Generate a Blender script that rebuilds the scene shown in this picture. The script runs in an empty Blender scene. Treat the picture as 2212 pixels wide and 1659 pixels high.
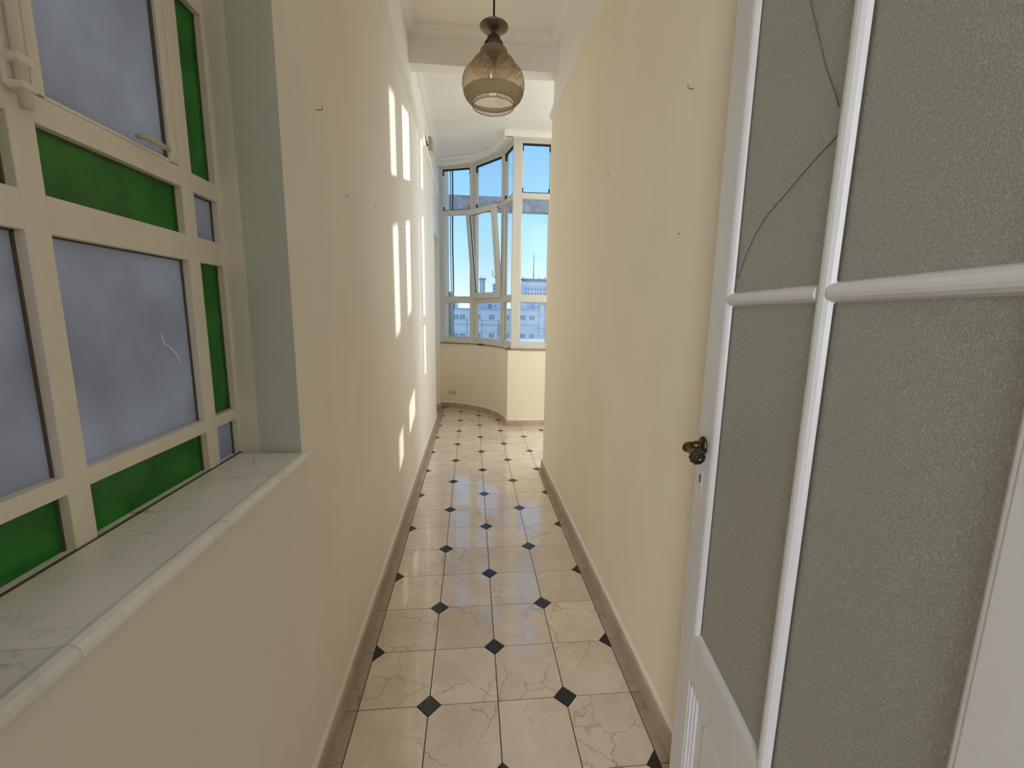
import bpy, bmesh, math, random
from mathutils import Vector, Matrix
random.seed(7)
PI = math.pi
col = bpy.context.scene.collection
sc = bpy.context.scene

# ------------------------------------------------------------------ camera
cam_d = bpy.data.cameras.new('camera')
cam_o = bpy.data.objects.new('camera', cam_d)
col.objects.link(cam_o)
cam_d.sensor_width = 36.0
cam_d.lens = 14.99785
cam_d.clip_start = 0.02
cam_d.clip_end = 2000
yaw, pitch, roll = (0.0949269, 0.1634093, -0.0155501)
CAMZ = 1.447
fwd = Vector((math.sin(yaw)*math.cos(pitch), math.cos(yaw)*math.cos(pitch), -math.sin(pitch)))
rgt = Vector((math.cos(yaw), -math.sin(yaw), 0))
dwn = fwd.cross(rgt)
r2 = rgt*math.cos(roll) + dwn*math.sin(roll)
d2 = -rgt*math.sin(roll) + dwn*math.cos(roll)
mw = Matrix(((r2.x, -d2.x, -fwd.x, 0), (r2.y, -d2.y, -fwd.y, 0), (r2.z, -d2.z, -fwd.z, CAMZ), (0, 0, 0, 1)))
cam_o.matrix_world = mw
sc.camera = cam_o

# ------------------------------------------------------------------ view, world, lights
sc.view_settings.view_transform = 'Standard'
sc.view_settings.look = 'None'
sc.view_settings.gamma = 1.0
sc.view_settings.exposure = 0.36
sc.view_settings.use_curve_mapping = False
sc.cycles.use_denoising = True
sc.cycles.max_bounces = 12
sc.cycles.diffuse_bounces = 8
sc.cycles.transparent_max_bounces = 24
sc.cycles.sample_clamp_indirect = 6.0
sc.cycles.caustics_reflective = False
sc.cycles.caustics_refractive = False

world = bpy.data.worlds.new('sky')
sc.world = world
world.use_nodes = True
wn, wl = world.node_tree.nodes, world.node_tree.links
wn.clear()
wo = wn.new('ShaderNodeOutputWorld')
wb = wn.new('ShaderNodeBackground')
wt = wn.new('ShaderNodeTexCoord')
wsx = wn.new('ShaderNodeSeparateXYZ')
wr = wn.new('ShaderNodeValToRGB')
wl.new(wt.outputs['Generated'], wsx.inputs[0])
wmr = wn.new('ShaderNodeMapRange')
wmr.inputs['From Min'].default_value = -1.0
wmr.inputs['From Max'].default_value = 1.0
wl.new(wsx.outputs['Z'], wmr.inputs['Value'])
wl.new(wmr.outputs[0], wr.inputs[0])
stops = [(0.0, (.30, .31, .33)), (0.494, (.55, .62, .68)), (0.5, (.98, 1.08, 1.12)), (0.525, (.80, 1.02, 1.12)), (0.56, (.55, .90, 1.12)),
         (0.61, (.37, .76, 1.10)), (0.68, (.25, .57, 1.08)), (1.0, (.12, .33, .80))]
el = wr.color_ramp.elements
while len(el) > 1:
    el.remove(el[-1])
el[0].position = stops[0][0]
el[0].color = (*stops[0][1], 1)
for pos, c in stops[1:]:
    e = el.new(pos)
    e.color = (*c, 1)
wb.inputs['Strength'].default_value = .86
wl.new(wr.outputs[0], wb.inputs[0])
wl.new(wb.outputs[0], wo.inputs[0])

def lamp(name, kind, loc, energy, color=(1, 1, 1), aim=None, size=None):
    ld = bpy.data.lights.new(name, kind)
    ld.energy = energy
    ld.color = color
    lo = bpy.data.objects.new(name, ld)
    lo.location = loc
    if aim is not None:
        lo.rotation_euler = Vector(aim).to_track_quat('-Z', 'Y').to_euler()
    if size:
        ld.shape = 'RECTANGLE'
        ld.size, ld.size_y = size
    col.objects.link(lo)
    return lo

SUN = Vector((1.0, 1.18, 0.285)).normalized()
s_ = lamp('sun', 'SUN', (20, 25, 12), 3.2, (1.0, .93, .78), -SUN)
s_.data.angle = math.radians(0.5)
# fill lamps added at unseen openings: the side room's long window wall and the room behind the camera
lamp('fill_side_room', 'AREA', (2.45, 5.62, 2.25), 62, (.94, .97, 1.0), (0, -1, -0.05), (1.8, 2.3))
dsw = lamp('fill_side_wall', 'AREA', (3.72, 4.1, 2.0), 9.5, (.98, .97, .95), (-1, 0, 0), (1.3, 2.4))
dsw.data.spread = math.radians(105)
lamp('fill_back_room', 'AREA', (-1.35, -3.45, 1.95), 76, (.90, .95, 1.0), (.25, 1, 0), (1.3, 2.3))

# ------------------------------------------------------------------ materials
def mat(name, base, rough=.5, metal=0.0, spec=.5, vary=None, noise=None, bump=None, alpha_extra=None):
    m = bpy.data.materials.new(name)
    m.use_nodes = True
    nt = m.node_tree
    b = nt.nodes['Principled BSDF']
    b.inputs['Roughness'].default_value = rough
    b.inputs['Metallic'].default_value = metal
    b.inputs['Specular IOR Level'].default_value = spec
    b.inputs['Base Color'].default_value = (*base, 1)
    if noise or bump:
        g = nt.nodes.new('ShaderNodeNewGeometry')
    if noise:
        sca, amt, stretch = noise
        mp = nt.nodes.new('ShaderNodeMapping')
        mp.inputs['Scale'].default_value = stretch
        nt.links.new(g.outputs['Position'], mp.inputs[0])
        n = nt.nodes.new('ShaderNodeTexNoise')
        n.inputs['Scale'].default_value = sca
        n.inputs['Detail'].default_value = 5
        n.inputs['Roughness'].default_value = .6
        nt.links.new(mp.outputs[0], n.inputs['Vector'])
        r = nt.nodes.new('ShaderNodeValToRGB')
        r.color_ramp.elements[0].position = .3
        r.color_ramp.elements[1].position = .7
        r.color_ramp.elements[0].color = (*[c*(1-amt) for c in base], 1)
        r.color_ramp.elements[1].color = (*[min(1, c*(1+amt*.6)) for c in base], 1)
        nt.links.new(n.outputs['Fac'], r.inputs[0])
        nt.links.new(r.outputs[0], b.inputs['Base Color'])
    if bump:
        sca, st, dist = bump
        n = nt.nodes.new('ShaderNodeTexNoise')
        n.inputs['Scale'].default_value = sca
        n.inputs['Detail'].default_value = 4
        nt.links.new(g.outputs['Position'], n.inputs['Vector'])
        bp = nt.nodes.new('ShaderNodeBump')
        bp.inputs['Strength'].default_value = st
        bp.inputs['Distance'].default_value = dist
        nt.links.new(n.outputs['Fac'], bp.inputs['Height'])
        nt.links.new(bp.outputs[0], b.inputs['Normal'])
    return m

def marble(name, c_lo, c_hi, vein, rough, scale=3.0, vein_amt=.8, per_object=True, coat=0.0):
    m = bpy.data.materials.new(name)
    m.use_nodes = True
    nt = m.node_tree
    L = nt.links.new
    N = nt.nodes.new
    b = nt.nodes['Principled BSDF']
    g = N('ShaderNodeNewGeometry')
    oi = N('ShaderNodeObjectInfo')
    sc_ = N('ShaderNodeVectorMath'); sc_.operation = 'SCALE'
    sc_.inputs[0].default_value = (37.0, 53.0, 71.0)
    L(oi.outputs['Random'], sc_.inputs['Scale'])
    ad = N('ShaderNodeVectorMath'); ad.operation = 'ADD'
    L(g.outputs['Position'], ad.inputs[0])
    if per_object:
        L(sc_.outputs[0], ad.inputs[1])
    P = ad.outputs[0]
    # cloud
    n1 = N('ShaderNodeTexNoise'); n1.inputs['Scale'].default_value = scale*2.2
    n1.inputs['Detail'].default_value = 7; n1.inputs['Roughness'].default_value = .62
    L(P, n1.inputs['Vector'])
    r1 = N('ShaderNodeValToRGB')
    r1.color_ramp.elements[0].position = .32; r1.color_ramp.elements[0].color = (*c_lo, 1)
    r1.color_ramp.elements[1].position = .68; r1.color_ramp.elements[1].color = (*c_hi, 1)
    L(n1.outputs['Fac'], r1.inputs[0])
    # veins: distance to a warped voronoi edge, broken up by noise
    n2 = N('ShaderNodeTexNoise'); n2.inputs['Scale'].default_value = scale*3.0
    n2.inputs['Detail'].default_value = 8; n2.inputs['Roughness'].default_value = .68
    L(P, n2.inputs['Vector'])
    ws = N('ShaderNodeVectorMath'); ws.operation = 'SUBTRACT'; ws.inputs[1].default_value = (.5, .5, .5)
    L(n2.outputs['Color'], ws.inputs[0])
    wm = N('ShaderNodeVectorMath'); wm.operation = 'SCALE'; wm.inputs['Scale'].default_value = .34/scale
    L(ws.outputs[0], wm.inputs[0])
    wa = N('ShaderNodeVectorMath'); wa.operation = 'ADD'
    L(P, wa.inputs[0]); L(wm.outputs[0], wa.inputs[1])
    v = N('ShaderNodeTexVoronoi'); v.feature = 'DISTANCE_TO_EDGE'
    v.inputs['Scale'].default_value = scale*1.7
    L(wa.outputs[0], v.inputs['Vector'])
    rv = N('ShaderNodeValToRGB')
    rv.color_ramp.elements[0].position = 0.0; rv.color_ramp.elements[0].color = (1, 1, 1, 1)
    rv.color_ramp.elements[1].position = .016; rv.color_ramp.elements[1].color = (0, 0, 0, 1)
    L(v.outputs['Distance'], rv.inputs[0])
    n3 = N('ShaderNodeTexNoise'); n3.inputs['Scale'].default_value = scale*1.3
    n3.inputs['Detail'].default_value = 2
    L(P, n3.inputs['Vector'])
    r3 = N('ShaderNodeValToRGB')
    r3.color_ramp.elements[0].position = .43; r3.color_ramp.elements[1].position = .60
    L(n3.outputs['Fac'], r3.inputs[0])
    mu = N('ShaderNodeMath'); mu.operation = 'MULTIPLY'
    L(rv.outputs[0], mu.inputs[0]); L(r3.outputs[0], mu.inputs[1])
    mu2 = N('ShaderNodeMath'); mu2.operation = 'MULTIPLY'; mu2.inputs[1].default_value = vein_amt
    L(mu.outputs[0], mu2.inputs[0])
    cm = N('ShaderNodeMix'); cm.data_type = 'RGBA'
    L(mu2.outputs[0], cm.inputs[0]); L(r1.outputs[0], cm.inputs[6]); cm.inputs[7].default_value = (*vein, 1)
    # specks
    n4 = N('ShaderNodeTexNoise'); n4.inputs['Scale'].default_value = scale*22
    n4.inputs['Detail'].default_value = 3
    L(P, n4.inputs['Vector'])
    r4 = N('ShaderNodeValToRGB')
    r4.color_ramp.elements[0].position = .66; r4.color_ramp.elements[1].position = .76
    r4.color_ramp.elements[1].color = (.45, .45, .45, 1)
    L(n4.outputs['Fac'], r4.inputs[0])
    cm2 = N('ShaderNodeMix'); cm2.data_type = 'RGBA'
    L(r4.outputs[0], cm2.inputs[0]); L(cm.outputs[2], cm2.inputs[6]); cm2.inputs[7].default_value = (*[c*.45 for c in c_lo], 1)
    # per-piece tone
    hs = N('ShaderNodeHueSaturation')
    mr = N('ShaderNodeMapRange'); mr.inputs['To Min'].default_value = .92; mr.inputs['To Max'].default_value = 1.06
    L(oi.outputs['Random'], mr.inputs['Value'])
    L(mr.outputs[0], hs.inputs['Value']); L(cm2.outputs[2], hs.inputs['Color'])
    L(hs.outputs[0], b.inputs['Base Color'])
    # worn gloss
    rr = N('ShaderNodeMapRange'); rr.inputs['To Min'].default_value = rough*.8; rr.inputs['To Max'].default_value = rough*1.5
    L(n1.outputs['Fac'], rr.inputs['Value']); L(rr.outputs[0], b.inputs['Roughness'])
    bp = N('ShaderNodeBump'); bp.inputs['Strength'].default_value = .06; bp.inputs['Distance'].default_value = .01
    L(n1.outputs['Fac'], bp.inputs['Height']); L(bp.outputs[0], b.inputs['Normal'])
    b.inputs['Coat Weight'].default_value = coat; b.inputs['Coat Roughness'].default_value = .06; b.inputs['Coat IOR'].default_value = 1.6
    return m

def clear_glass(name, tint=(.97, .985, .98), refl=.05):
    m = bpy.data.materials.new(name)
    m.use_nodes = True
    nt = m.node_tree
    nt.nodes.clear()
    o = nt.nodes.new('ShaderNodeOutputMaterial')
    t = nt.nodes.new('ShaderNodeBsdfTransparent'); t.inputs[0].default_value = (*tint, 1)
    g = nt.nodes.new('ShaderNodeBsdfGlossy'); g.inputs['Roughness'].default_value = .02
    lw = nt.nodes.new('ShaderNodeLayerWeight'); lw.inputs[0].default_value = .25
    mr = nt.nodes.new('ShaderNodeMapRange'); mr.inputs['To Min'].default_value = refl; mr.inputs['To Max'].default_value = .16
    mx = nt.nodes.new('ShaderNodeMixShader')
    nt.links.new(lw.outputs['Fresnel'], mr.inputs[0])
    nt.links.new(mr.outputs[0], mx.inputs[0])
    nt.links.new(t.outputs[0], mx.inputs[1]); nt.links.new(g.outputs[0], mx.inputs[2])
    nt.links.new(mx.outputs[0], o.inputs[0])
    return m

def frosted(name, diff, trans, f_trans, gloss_rough, f_gloss, bump_scale, bump_st, blotch=0.0, clear=0.0, bump_dist=.002, var=None, ramp=(.3, .72), hi=None):
    """textured translucent glass: diffuse + translucent + rough gloss"""
    m = bpy.data.materials.new(name)
    m.use_nodes = True
    nt = m.node_tree
    nt.nodes.clear()
    N = nt.nodes.new; L = nt.links.new
    o = N('ShaderNodeOutputMaterial')
    g = N('ShaderNodeNewGeometry')
    bp = N('ShaderNodeBump'); bp.inputs['Strength'].default_value = bump_st; bp.inputs['Distance'].default_value = bump_dist
    v = N('ShaderNodeTexNoise'); v.inputs['Scale'].default_value = bump_scale; v.inputs['Detail'].default_value = 2
    L(g.outputs['Position'], v.inputs['Vector']); L(v.outputs['Fac'], bp.inputs['Height'])
    d = N('ShaderNodeBsdfDiffuse'); d.inputs[0].default_value = (*diff, 1); L(bp.outputs[0], d.inputs['Normal'])
    t = N('ShaderNodeBsdfTranslucent'); t.inputs[0].default_value = (*trans, 1); L(bp.outputs[0], t.inputs['Normal'])
    if blotch:
        n = N('ShaderNodeTexNoise'); n.inputs['Scale'].default_value = var or 3.0; n.inputs['Detail'].default_value = 2 if (var or 0) > 100 else 5
        L(g.outputs['Position'], n.inputs['Vector'])
        for node, c in ((d, diff), (t, trans)):
            r = N('ShaderNodeValToRGB')
            r.color_ramp.elements[0].position = ramp[0]; r.color_ramp.elements[1].position = ramp[1]
            r.color_ramp.elements[0].color = (*[x*(1-blotch) for x in c], 1)
            r.color_ramp.elements[1].color = (*[min(1, x*(1+(hi or blotch))) for x in c], 1)
            L(n.outputs['Fac'], r.inputs[0]); L(r.outputs[0], node.inputs[0])
    m1 = N('ShaderNodeMixShader'); m1.inputs[0].default_value = f_trans
    L(d.outputs[0], m1.inputs[1]); L(t.outputs[0], m1.inputs[2])
    gl = N('ShaderNodeBsdfGlossy'); gl.inputs['Roughness'].default_value = gloss_rough; L(bp.outputs[0], gl.inputs['Normal'])
    lw = N('ShaderNodeLayerWeight'); lw.inputs[0].default_value = .3
    mr = N('ShaderNodeMapRange'); mr.inputs['To Min'].default_value = f_gloss; mr.inputs['To Max'].default_value = .65
    L(lw.outputs['Fresnel'], mr.inputs[0])
    m2 = N('ShaderNodeMixShader'); L(mr.outputs[0], m2.inputs[0])
    last = m1
    if clear:
        rf = N('ShaderNodeBsdfRefraction'); rf.inputs['Roughness'].default_value = .45; rf.inputs['IOR'].default_value = 1.05
        rf.inputs[0].default_value = (.86, .9, .82, 1)
        L(bp.outputs[0], rf.inputs['Normal'])
        m3 = N('ShaderNodeMixShader'); m3.inputs[0].default_value = clear
        L(m1.outputs[0], m3.inputs[1]); L(rf.outputs[0], m3.inputs[2]); last = m3
    L(last.outputs[0], m2.inputs[1]); L(gl.outputs[0], m2.inputs[2])
    L(m2.outputs[0], o.inputs[0])
    return m

def lamp_glass(name):
    """smoky glass, milkier towards its neck"""
    m = bpy.data.materials.new(name); m.use_nodes = True
    nt = m.node_tree; nt.nodes.clear(); N = nt.nodes.new; L = nt.links.new
    o = N('ShaderNodeOutputMaterial')
    t = N('ShaderNodeBsdfTransparent'); t.inputs[0].default_value = (.87, .79, .66, 1)
    d = N('ShaderNodeBsdfDiffuse'); d.inputs[0].default_value = (.36, .285, .19, 1)
    tr = N('ShaderNodeBsdfTranslucent'); tr.inputs[0].default_value = (.50, .39, .25, 1)
    g = N('ShaderNodeNewGeometry'); sx = N('ShaderNodeSeparateXYZ'); L(g.outputs['Position'], sx.inputs[0])
    # frosted bands: foot band, clear belt, half-frosted shoulder, frosted neck
    mr = N('ShaderNodeMapRange'); mr.inputs['From Min'].default_value = 2.34; mr.inputs['From Max'].default_value = 2.60
    L(sx.outputs['Z'], mr.inputs['Value'])
    cr = N('ShaderNodeValToRGB'); cr.color_ramp.interpolation = 'LINEAR'
    e = cr.color_ramp.elements
    while len(e) > 1: e.remove(e[-1])
    zz_ = [(2.35, .70), (2.394, .74), (2.3965, .05), (2.46, .05), (2.496, .14), (2.498, .34), (2.538, .42), (2.545, .80), (2.59, .85)]
    e[0].position = (zz_[0][0]-2.34)/.26; e[0].color = (zz_[0][1],)*3+(1,)
    for z_, v_ in zz_[1:]:
        q_ = e.new((z_-2.34)/.26); q_.color = (v_,)*3+(1,)
    L(mr.outputs[0], cr.inputs[0])
    lw = N('ShaderNodeLayerWeight'); lw.inputs[0].default_value = .35
    ad = N('ShaderNodeMath'); ad.operation = 'MULTIPLY_ADD'; ad.use_clamp = True
    L(lw.outputs['Facing'], ad.inputs[0]); ad.inputs[1].default_value = .40; L(cr.outputs[0], ad.inputs[2])
    m0 = N('ShaderNodeMixShader'); m0.inputs[0].default_value = .5; L(d.outputs[0], m0.inputs[1]); L(tr.outputs[0], m0.inputs[2])
    m1 = N('ShaderNodeMixShader'); L(ad.outputs[0], m1.inputs[0]); L(t.outputs[0], m1.inputs[1]); L(m0.outputs[0], m1.inputs[2])
    gl = N('ShaderNodeBsdfGlossy'); gl.inputs['Roughness'].default_value = .05
    m2 = N('ShaderNodeMixShader'); m2.inputs[0].default_value = .06; L(m1.outputs[0], m2.inputs[1]); L(gl.outputs[0], m2.inputs[2])
    L(m2.outputs[0], o.inputs[0])
    return m

M = {}
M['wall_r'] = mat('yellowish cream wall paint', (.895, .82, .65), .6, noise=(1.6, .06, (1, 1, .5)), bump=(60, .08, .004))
M['wall'] = mat('cream wall paint', (.885, .835, .745), .6, noise=(1.6, .06, (1, 1, .5)), bump=(60, .08, .004))
M['white'] = mat('white ceiling paint', (.885, .855, .80), .7, noise=(2.5, .04, (1, 1, 1)), bump=(45, .08, .004))
M['cream_wood'] = mat('cream gloss paint on old wood', (.89, .83, .73), .42, noise=(7, .06, (1, 1, .2)), bump=(28, .25, .004))
M['door_white'] = mat('worn white gloss paint on wood', (.72, .70, .715), .38, noise=(9, .05, (1, 1, .12)), bump=(55, .22, .002))
M['reveal'] = mat('reveal paint with green light', (.66, .69, .62), .55, noise=(2.0, .04, (1, 1, 1)))  # green light through the glass is put into this colour
M['pvc'] = mat('white plastic window frame', (.68, .66, .60), .35)
M['gasket'] = mat('black rubber gasket', (.012, .012, .014), .6)
M['tile'] = marble('beige veined floor marble', (.75, .625, .515), (.88, .76, .645), (.20, .11, .055), .13, coat=1.0, vein_amt=.62)
M['border'] = marble('brown veined border marble', (.44, .35, .27), (.55, .445, .35), (.20, .11, .06), .2)
M['base'] = marble('brown baseboard marble', (.42, .33, .245), (.55, .45, .345), (.22, .13, .08), .3)
M['black'] = mat('polished black marble', (.018, .019, .024), .14, noise=(30, .3, (1, 1, 1)))
M['grout'] = mat('dark grout', (.07, .05, .04), .9)
M['sill'] = marble('grey white sill marble', (.80, .78, .77), (.91, .90, .89), (.24, .21, .20), .3, scale=2.2, vein_amt=.75)
M['stone'] = mat('thin stone sill', (.38, .31, .25), .7, noise=(14, .2, (1, 1, 1)))
M['lavender'] = frosted('frosted lavender glass', (.60, .61, .69), (.80, .81, .90), .55, .35, .06, 330, .6, .22, var=5)
M['green'] = frosted('dark green cathedral glass', (.045, .21, .04), (.07, .46, .07), .6, .22, .03, 70, .5, .30, var=9)
M['door_glass'] = frosted('grainy door glass with painted glints', (.62, .62, .55), (.72, .73, .63), .45, .34, .26, 640, .6, .16, var=430, ramp=(.44, .70), hi=.55, clear=.18, bump_dist=.004)  # bright specks put the glints of the glass grain into the colour
M['glass'] = clear_glass('clear window glass')
M['amber'] = lamp_glass('smoky amber lamp glass')
M['rimglass'] = clear_glass('clear scalloped lamp glass', (.94, .91, .86), .22)
M['bulbglass'] = clear_glass('clear bulb glass', (.96, .92, .86), .06)
M['brass'] = mat('dark aged brass', (.15, .10, .058), .32, metal=1.0, noise=(60, .4, (1, 1, 1)))
M['brass_dark'] = mat('blackened brass recess', (.035, .026, .018), .5, metal=.6)
M['lampmetal'] = mat('brushed grey brown lamp metal', (.24, .195, .15), .38, metal=.8, noise=(40, .25, (1, 1, .2)))
M['bronze'] = mat('dark brown lamp socket', (.10, .07, .05), .45, metal=.4)
M['cord'] = mat('black cord', (.012, .012, .012), .5)
M['filament'] = mat('copper filament', (.45, .16, .08), .4, metal=.5)
M['etch'] = mat('etched line in lamp glass', (.16, .10, .06), .6)
M['hook'] = mat('rusty iron hook', (.26, .18, .12), .6, metal=.5)
M['sensor'] = mat('yellowed sensor plastic', (.40, .31, .17), .45)
M['plastic'] = mat('ivory socket plastic', (.70, .62, .48), .4)
M['dark'] = mat('dark slot', (.02, .018, .016), .7)
M['steel'] = mat('painted steel handle', (.62, .58, .50), .35, metal=.3)
M['crack'] = mat('dark crack line in glass', (.11, .12, .11), .5)
M['concrete'] = mat('weathered grey concrete', (.50, .48, .50), .9, noise=(9, .4, (1, 1, 1)), bump=(30, .4, .02))
M['facade'] = mat('pale plaster facade', (.92, .90, .90), .85, noise=(.5, .06, (1, 1, 1)))
M['facade_trim'] = mat('grey facade ledge', (.62, .62, .64), .85)
M['tower'] = mat('pale tower concrete', (.78, .80, .86), .9, noise=(.2, .12, (1, 1, 1)))
M['tower_dark'] = mat('grey tower recess', (.34, .38, .46), .8)
M['farwindow'] = mat('dark far window glass', (.20, .21, .24), .15)
M['outer'] = mat('plain white outer wall', (.80, .76, .72), .85)
M['pipe'] = mat('grey galvanised pipe', (.52, .55, .58), .55, metal=.2, noise=(12, .25, (1, 1, .2)))
M['tank'] = mat('blue plastic water tank', (.30, .46, .74), .5)
M['ochre'] = mat('ochre roof wall', (.72, .56, .36), .85)
M['leaf'] = mat('dry pink bougainvillea leaf', (.66, .42, .40), .7)
M['twig'] = mat('grey twig', (.30, .26, .23), .8)
M['ground'] = mat('distant ground', (.62, .61, .58), .95, noise=(.05, .2, (1, 1, 1)))
M['drip'] = mat('dried white drip', (.9, .9, .88), .8)
M['grime'] = mat('old dark caulk', (.13, .105, .075), .9)

# ------------------------------------------------------------------ mesh helpers
class MB:
    def __init__(s):
        s.v = []; s.f = []; s.sm = []
    def add(s, vs, fs, smooth=False):
        o = len(s.v)
        s.v += [tuple(v) for v in vs]
        s.f += [tuple(i+o for i in f) for f in fs]
        s.sm += [smooth]*len(fs)
        return s
    def box(s, x0, x1, y0, y1, z0, z1, bev=0.0):
        x0, x1 = sorted((x0, x1)); y0, y1 = sorted((y0, y1)); z0, z1 = sorted((z0, z1))
        if bev <= 0:
            vs = [(x, y, z) for z in (z0, z1) for y in (y0, y1) for x in (x0, x1)]
            fs = [(0, 2, 3, 1), (4, 5, 7, 6), (0, 1, 5, 4), (2, 6, 7, 3), (0, 4, 6, 2), (1, 3, 7, 5)]
            return s.add(vs, fs)
        bm = bmesh.new()
        bmesh.ops.create_cube(bm, size=1)
        for v in bm.verts:
            v.co = Vector((x0+(v.co.x+.5)*(x1-x0), y0+(v.co.y+.5)*(y1-y0), z0+(v.co.z+.5)*(z1-z0)))
        b = min(bev, .45*min(x1-x0, y1-y0, z1-z0))
        bmesh.ops.bevel(bm, geom=bm.edges[:], offset=b, segments=2, affect='EDGES', profile=.6)
        return s.bm(bm)
    def bm(s, bm, smooth=False):
        bm.verts.index_update()
        s.add([v.co.copy() for v in bm.verts], [[v.index for v in f.verts] for f in bm.faces], smooth)
        bm.free()
        return s
    def prism(s, poly, z0, z1):
        """counter-clockwise polygon in x, y"""
        n = len(poly)
        vs = [(x, y, z0) for x, y in poly] + [(x, y, z1) for x, y in poly]
        fs = [tuple(reversed(range(n))), tuple(range(n, 2*n))]
        fs += [(i, (i+1) % n, n+(i+1) % n, n+i) for i in range(n)]
        return s.add(vs, fs)
    def lathe(s, prof, center=(0, 0, 0), seg=32, axis='Z', close=False, smooth=True, flute=None):
        """prof: list of (r, h); flute(k, i) scales a radius"""
        vs, fs = [], []
        c = Vector(center)
        for i, (r, h) in enumerate(prof):
            for k in range(seg):
                a = 2*PI*k/seg
                q = r*(flute(k, i) if flute else 1)
                p = (q*math.cos(a), q*math.sin(a), h)
                if axis == 'Y':
                    p = (p[0], p[2], -p[1])
                elif axis == 'X':
                    p = (p[2], p[0], p[1])
                vs.append(c+Vector(p))
        n = len(prof)
        for i in range(n-1):
            for k in range(seg):
                k2 = (k+1) % seg
                fs.append((i*seg+k, i*seg+k2, (i+1)*seg+k2, (i+1)*seg+k))
        if close:
            fs.append(tuple(reversed(range(seg))))
            fs.append(tuple((n-1)*seg+k for k in range(seg)))
        return s.add(vs, fs, smooth)
    def tube(s, pts, r, seg=8, smooth=True, cap=True):
        pts = [Vector(p) for p in pts]
        rr = r if isinstance(r, (list, tuple)) else [r]*len(pts)
        vs, fs = [], []
        up = None
        for i, p in enumerate(pts):
            t = (pts[min(i+1, len(pts)-1)]-pts[max(i-1, 0)]).normalized()
            if up is None:
                up = t.orthogonal().normalized()
            a = (up-t*up.dot(t)).normalized()
            up = a
            b = t.cross(a)
            for k in range(seg):
                an = 2*PI*k/seg
                vs.append(p+(a*math.cos(an)+b*math.sin(an))*rr[i])
        for i in range(len(pts)-1):
            for k in range(seg):
                k2 = (k+1) % seg
                fs.append((i*seg+k, i*seg+k2, (i+1)*seg+k2, (i+1)*seg+k))
        if cap:
            fs.append(tuple(reversed(range(seg))))
            fs.append(tuple((len(pts)-1)*seg+k for k in range(seg)))
        return s.add(vs, fs, smooth)
    def sweep(s, path, prof, closed_ends=True, smooth=False):
        """path: (x, y) polyline, prof: (offset to the LEFT of the path, z), a closed outline"""
        P = [Vector((x, y)) for x, y in path]
        n = len(P); m = len(prof)
        vs, fs = [], []
        for i in range(n):
            t0 = (P[i]-P[i-1]).normalized() if i > 0 else None
            t1 = (P[i+1]-P[i]).normalized() if i < n-1 else None
            n0 = Vector((-t0.y, t0.x)) if t0 else None
            n1 = Vector((-t1.y, t1.x)) if t1 else None
            if n0 is None: nn = n1
            elif n1 is None: nn = n0
            else:
                b = (n0+n1).normalized()
                nn = b/max(.25, b.dot(n0))
            for o, z in prof:
                q = P[i]+nn*o
                vs.append((q.x, q.y, z))
        for i in range(n-1):
            for k in range(m):
                k2 = (k+1) % m
                fs.append((i*m+k, (i+1)*m+k, (i+1)*m+k2, i*m+k2))
        if closed_ends:
            fs.append(tuple(range(m)))
            fs.append(tuple(reversed([(n-1)*m+k for k in range(m)])))
        return s.add(vs, fs, smooth)
    def mesh(s, name, m, fix=True):
        me = bpy.data.meshes.new(name)
        me.from_pydata(s.v, [], s.f)
        me.polygons.foreach_set('use_smooth', s.sm)
        if fix:
            bm = bmesh.new(); bm.from_mesh(me)
            bmesh.ops.recalc_face_normals(bm, faces=bm.faces[:])
            bm.to_mesh(me); bm.free()
        me.materials.append(m)
        me.update()
        return me
    def build(s, name, m, parent=None, fix=True, **props):
        o = bpy.data.objects.new(name, s.mesh(name, m, fix))
        col.objects.link(o)
        if parent is not None:
            o.parent = parent
        for k, v in props.items():
            o[k] = v
        return o

def inst(name, me, parent, loc=(0, 0, 0), rz=0.0, scale=None, **props):
    o = bpy.data.objects.new(name, me)
    col.objects.link(o)
    o.parent = parent
    o.location = loc
    o.rotation_euler = (0, 0, rz)
    if scale: o.scale = scale
    for k, v in props.items(): o[k] = v
    return o

def empty(name, loc=(0, 0, 0), rz=0.0, **props):
    o = bpy.data.objects.new(name, None)
    o.empty_display_size = .05
    col.objects.link(o)
    o.location = loc
    o.rotation_euler = (0, 0, rz)
    for k, v in props.items(): o[k] = v
    return o

def tag(o, label, cat, group=None, kind=None):
    o['label'] = label; o['category'] = cat
    if group: o['group'] = group
    if kind: o['kind'] = kind
    return o

def sub(o, name, mb, m, **p):                     # a part in the local frame of its (possibly moved) parent
    return mb.build(name, m, o, **p)

# ------------------------------------------------------------------ measures (metres)
XL, XR = -.478, .6705            # corridor walls
T, TY = .258, .26925             # floor grid
X0, Y0 = -.4173, 1.3947
YF = 5.387                       # parapet of the flat window wall
YB0, YB1 = 3.72, 3.845           # beam across the end of the corridor
ZC1, ZC2, ZBEAM = 3.60, 3.53, 3.35
AC = Vector((-.787, 5.374)); RW = 1.24
XW = -.645                       # stained glass window plane
def arc(r, a0, a1, n, c=AC):
    return [(c.x+r*math.cos(math.radians(a0+(a1-a0)*i/n)), c.y+r*math.sin(math.radians(a0+(a1-a0)*i/n))) for i in range(n+1)]

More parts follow.
